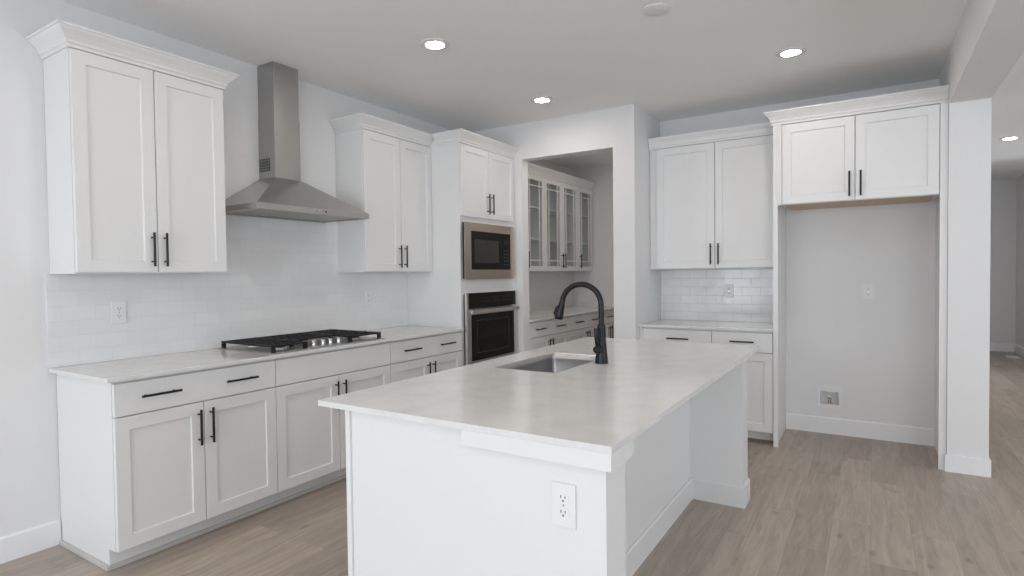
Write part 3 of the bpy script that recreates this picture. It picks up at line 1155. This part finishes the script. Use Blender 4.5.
sd = Vector((dirv.z, 0, -dirv.x)).normalized()
if sd.x > 0:
    sd = -sd
MB().tube([tuple(q+sd*0.018-dirv*0.028), tuple(q+sd*0.024-dirv*0.016), tuple(q+sd*0.027+dirv*0.014), tuple(q+sd*0.022+dirv*0.026)],
          [0.005, 0.0075, 0.0075, 0.005], 12).build('spray_button', BLACK, hs)
kn = MB().tube([(fx, fy-0.018, 0.988), (fx, fy-0.040, 0.988), (fx, fy-0.060, 0.988), (fx, fy-0.064, 0.988)], [0.0185, 0.0195, 0.0195, 0.0175], 22).build('handle', FAUCET, fc)
MB().tube([(fx, fy-0.050, 0.992), (fx, fy-0.060, 1.030), (fx, fy-0.066, 1.090), (fx, fy-0.066, 1.096)], [0.009, 0.0095, 0.0105, 0.007], 12).build('lever', FAUCET, kn)

# ------------------------------------------------------------------ outlets


def outlet(F, u, d, z, label):
    """white duplex receptacle: plate, two sockets with slots, screw"""
    t = thing('outlet', label, 'outlet', F(u, d, z))
    MB(F).box((u-0.037, d+0.0004, z-0.061), (u+0.037, d+0.006, z+0.061), 0.002).build('cover_plate', PLASTIC, t)
    for s in (-1, 1):
        zc = z+s*0.0205
        poly = []
        for k in range(24):
            a = 2*math.pi*k/24
            poly.append((u+0.0185*math.cos(a), zc+max(-0.0135, min(0.0135, 0.0185*math.sin(a)))))
        sock = MB(F).prism(poly, 'd', d+0.006, d+0.0078).build('socket', PLASTIC, t)
        b = MB(F)
        b.box((u-0.0078, d+0.0078, zc-0.001), (u-0.0052, d+0.0081, zc+0.0075))
        b.box((u+0.0052, d+0.0078, zc-0.0005), (u+0.0078, d+0.0081, zc+0.0065))
        b.lathe((u, d+0.0078, zc-0.0075), 'd', [(0.0028, 0), (0.0028, 0.0003)], 12)
        b.build('slots', SLOT, sock)
    MB(F).lathe((u, d+0.006, z), 'd', [(0.003, 0), (0.003, 0.0008)], 12).build('screw', CHROME, t)
    return t


outlet(L, 0.403, 0.010, 1.178, 'white outlet on the tile below the upper cabinet at left')
outlet(L, 2.270, 0.010, 1.182, 'white outlet on the tile right of the cooktop')
outlet(FAR, 2.466, 0.010, 1.190, 'white outlet on the far tile backsplash beside the refrigerator space')
outlet(FAR, 3.535, 0.0005, 1.188, 'white outlet on the bare wall of the refrigerator space')
outlet(facing_ny(0.280), 2.837, 0.0005, 0.722, 'white outlet on the near end of the island')

# water valve box in the refrigerator space
vb = thing('valve_box', 'white recessed water valve box low in the refrigerator space', 'valve box', (3.262, YB, 0.30))
b = MB(FAR)
O_ = [(3.170, 0.213), (3.352, 0.213), (3.352, 0.398), (3.170, 0.398)]
I2_ = [(3.193, 0.243), (3.333, 0.243), (3.333, 0.355), (3.193, 0.355)]
I_ = [(3.196, 0.246), (3.330, 0.246), (3.330, 0.352), (3.196, 0.352)]
A0 = [b.v((p, 0.0006, q)) for p, q in O_]
A1 = [b.v((p, 0.006, q)) for p, q in O_]
B1 = [b.v((p, 0.006, q)) for p, q in I_]
B0 = [b.v((p, -0.085, q)) for p, q in I_]
C0 = [b.v((p, 0.0006, q)) for p, q in I2_]
C1 = [b.v((p, -0.087, q)) for p, q in I2_]
for i in range(4):
    j = (i+1) % 4
    b.bm.faces.new((A0[i], A0[j], A1[j], A1[i]))
    b.bm.faces.new((A1[i], A1[j], B1[j], B1[i]))
    b.bm.faces.new((B1[i], B1[j], B0[j], B0[i]))
    b.bm.faces.new((A0[i], A0[j], C0[j], C0[i]))
    b.bm.faces.new((C0[i], C0[j], C1[j], C1[i]))
b.bm.faces.new(C1)
b.bm.faces.new(B0)
b.build('frame', PLASTIC, vb)
b = MB(FAR)
b.lathe((3.262, -0.030, 0.2465), 'z', [(0.012, 0.0), (0.012, 0.02), (0.009, 0.022), (0.009, 0.036), (0.013, 0.038), (0.013, 0.052)], 16)
b.build('valve', BRASS, vb)
b = MB(FAR)
b.prism([(3.240, 0.318), (3.246, 0.326), (3.282, 0.308), (3.282, 0.300), (3.252, 0.300)], 'd', -0.036, -0.024)
b.build('valve_lever', PLASTIC, vb)

# ------------------------------------------------------------------ ceiling fittings


def downlight(x, y, label, group=None):
    t = thing('recessed_light', label, 'ceiling light', (x, y, H), group)
    b = MB()
    b.lathe((x, y, H), 'z', [(0.092, -0.0003), (0.092, -0.004), (0.082, -0.008), (0.060, -0.0085), (0.058, -0.0045), (0.058, -0.0003)], 40)
    b.build('trim_ring', PLASTIC, t)
    MB().lathe((x, y, H), 'z', [(0.0575, -0.001), (0.0575, -0.0055), (0.053, -0.0065)], 40).build('lens', LENS, t)
    return t


downlight(1.248, 1.682, 'lit recessed ceiling light near the range hood')
downlight(1.245, 3.058, 'lit recessed ceiling light in front of the pantry opening')
downlight(3.105, 3.084, 'lit recessed ceiling light in front of the refrigerator space')
downlight(4.850, 7.214, 'lit recessed ceiling light in the hall beyond the column')
for x, y in ((1.15, 4.90), (1.30, 4.10)):  # the second is an added, hidden lamp that lifts the pantry
    downlight(x, y, 'lit, unseen recessed ceiling light inside the pantry', 'pantry ceiling lights')
for x, y in ((3.105, 1.682), (1.248, 0.30), (3.105, 0.30), (1.248, -1.6), (3.105, -1.6), (5.9, 0.8), (5.9, -1.8), (5.9, 3.4)):
    downlight(x, y, 'lit recessed ceiling light over the room in front of the picture', 'recessed ceiling lights in front')
for x, y in ((4.36, 5.7), (4.42, 8.8), (5.0, 5.0), (6.6, 5.6)):  # added downlights kept out of view, they brighten the hall
    downlight(x, y, 'lit recessed light added unseen in the hall, beyond the column', 'added hall fill lights')
t = thing('ceiling_disc', 'unlit white round disc flush on the ceiling at the top of the picture', 'ceiling fitting', (2.556, 1.984, H))
MB().lathe((2.556, 1.984, H), 'z', [(0.074, -0.0003), (0.074, -0.006), (0.066, -0.011), (0.02, -0.0125)], 40).build('cover', PLASTIC, t)

# floor register in the hall
t = thing('floor_vent', 'white floor vent by the baseboard in the hall', 'vent', (5.43, 10.37, 0))
b = MB()
b.plate([(5.32, 10.22), (5.47, 10.22), (5.47, 10.52), (5.32, 10.52)], [[(5.34, 10.24), (5.45, 10.24), (5.45, 10.50), (5.34, 10.50)]], 0.0005, 0.006)
b.build('frame', PLASTIC, t)
b = MB()
for k in range(14):
    b.box((5.34, 10.243+k*0.0185, 0.001), (5.45, 10.253+k*0.0185, 0.005))
b.build('louvers', PLASTIC, t)
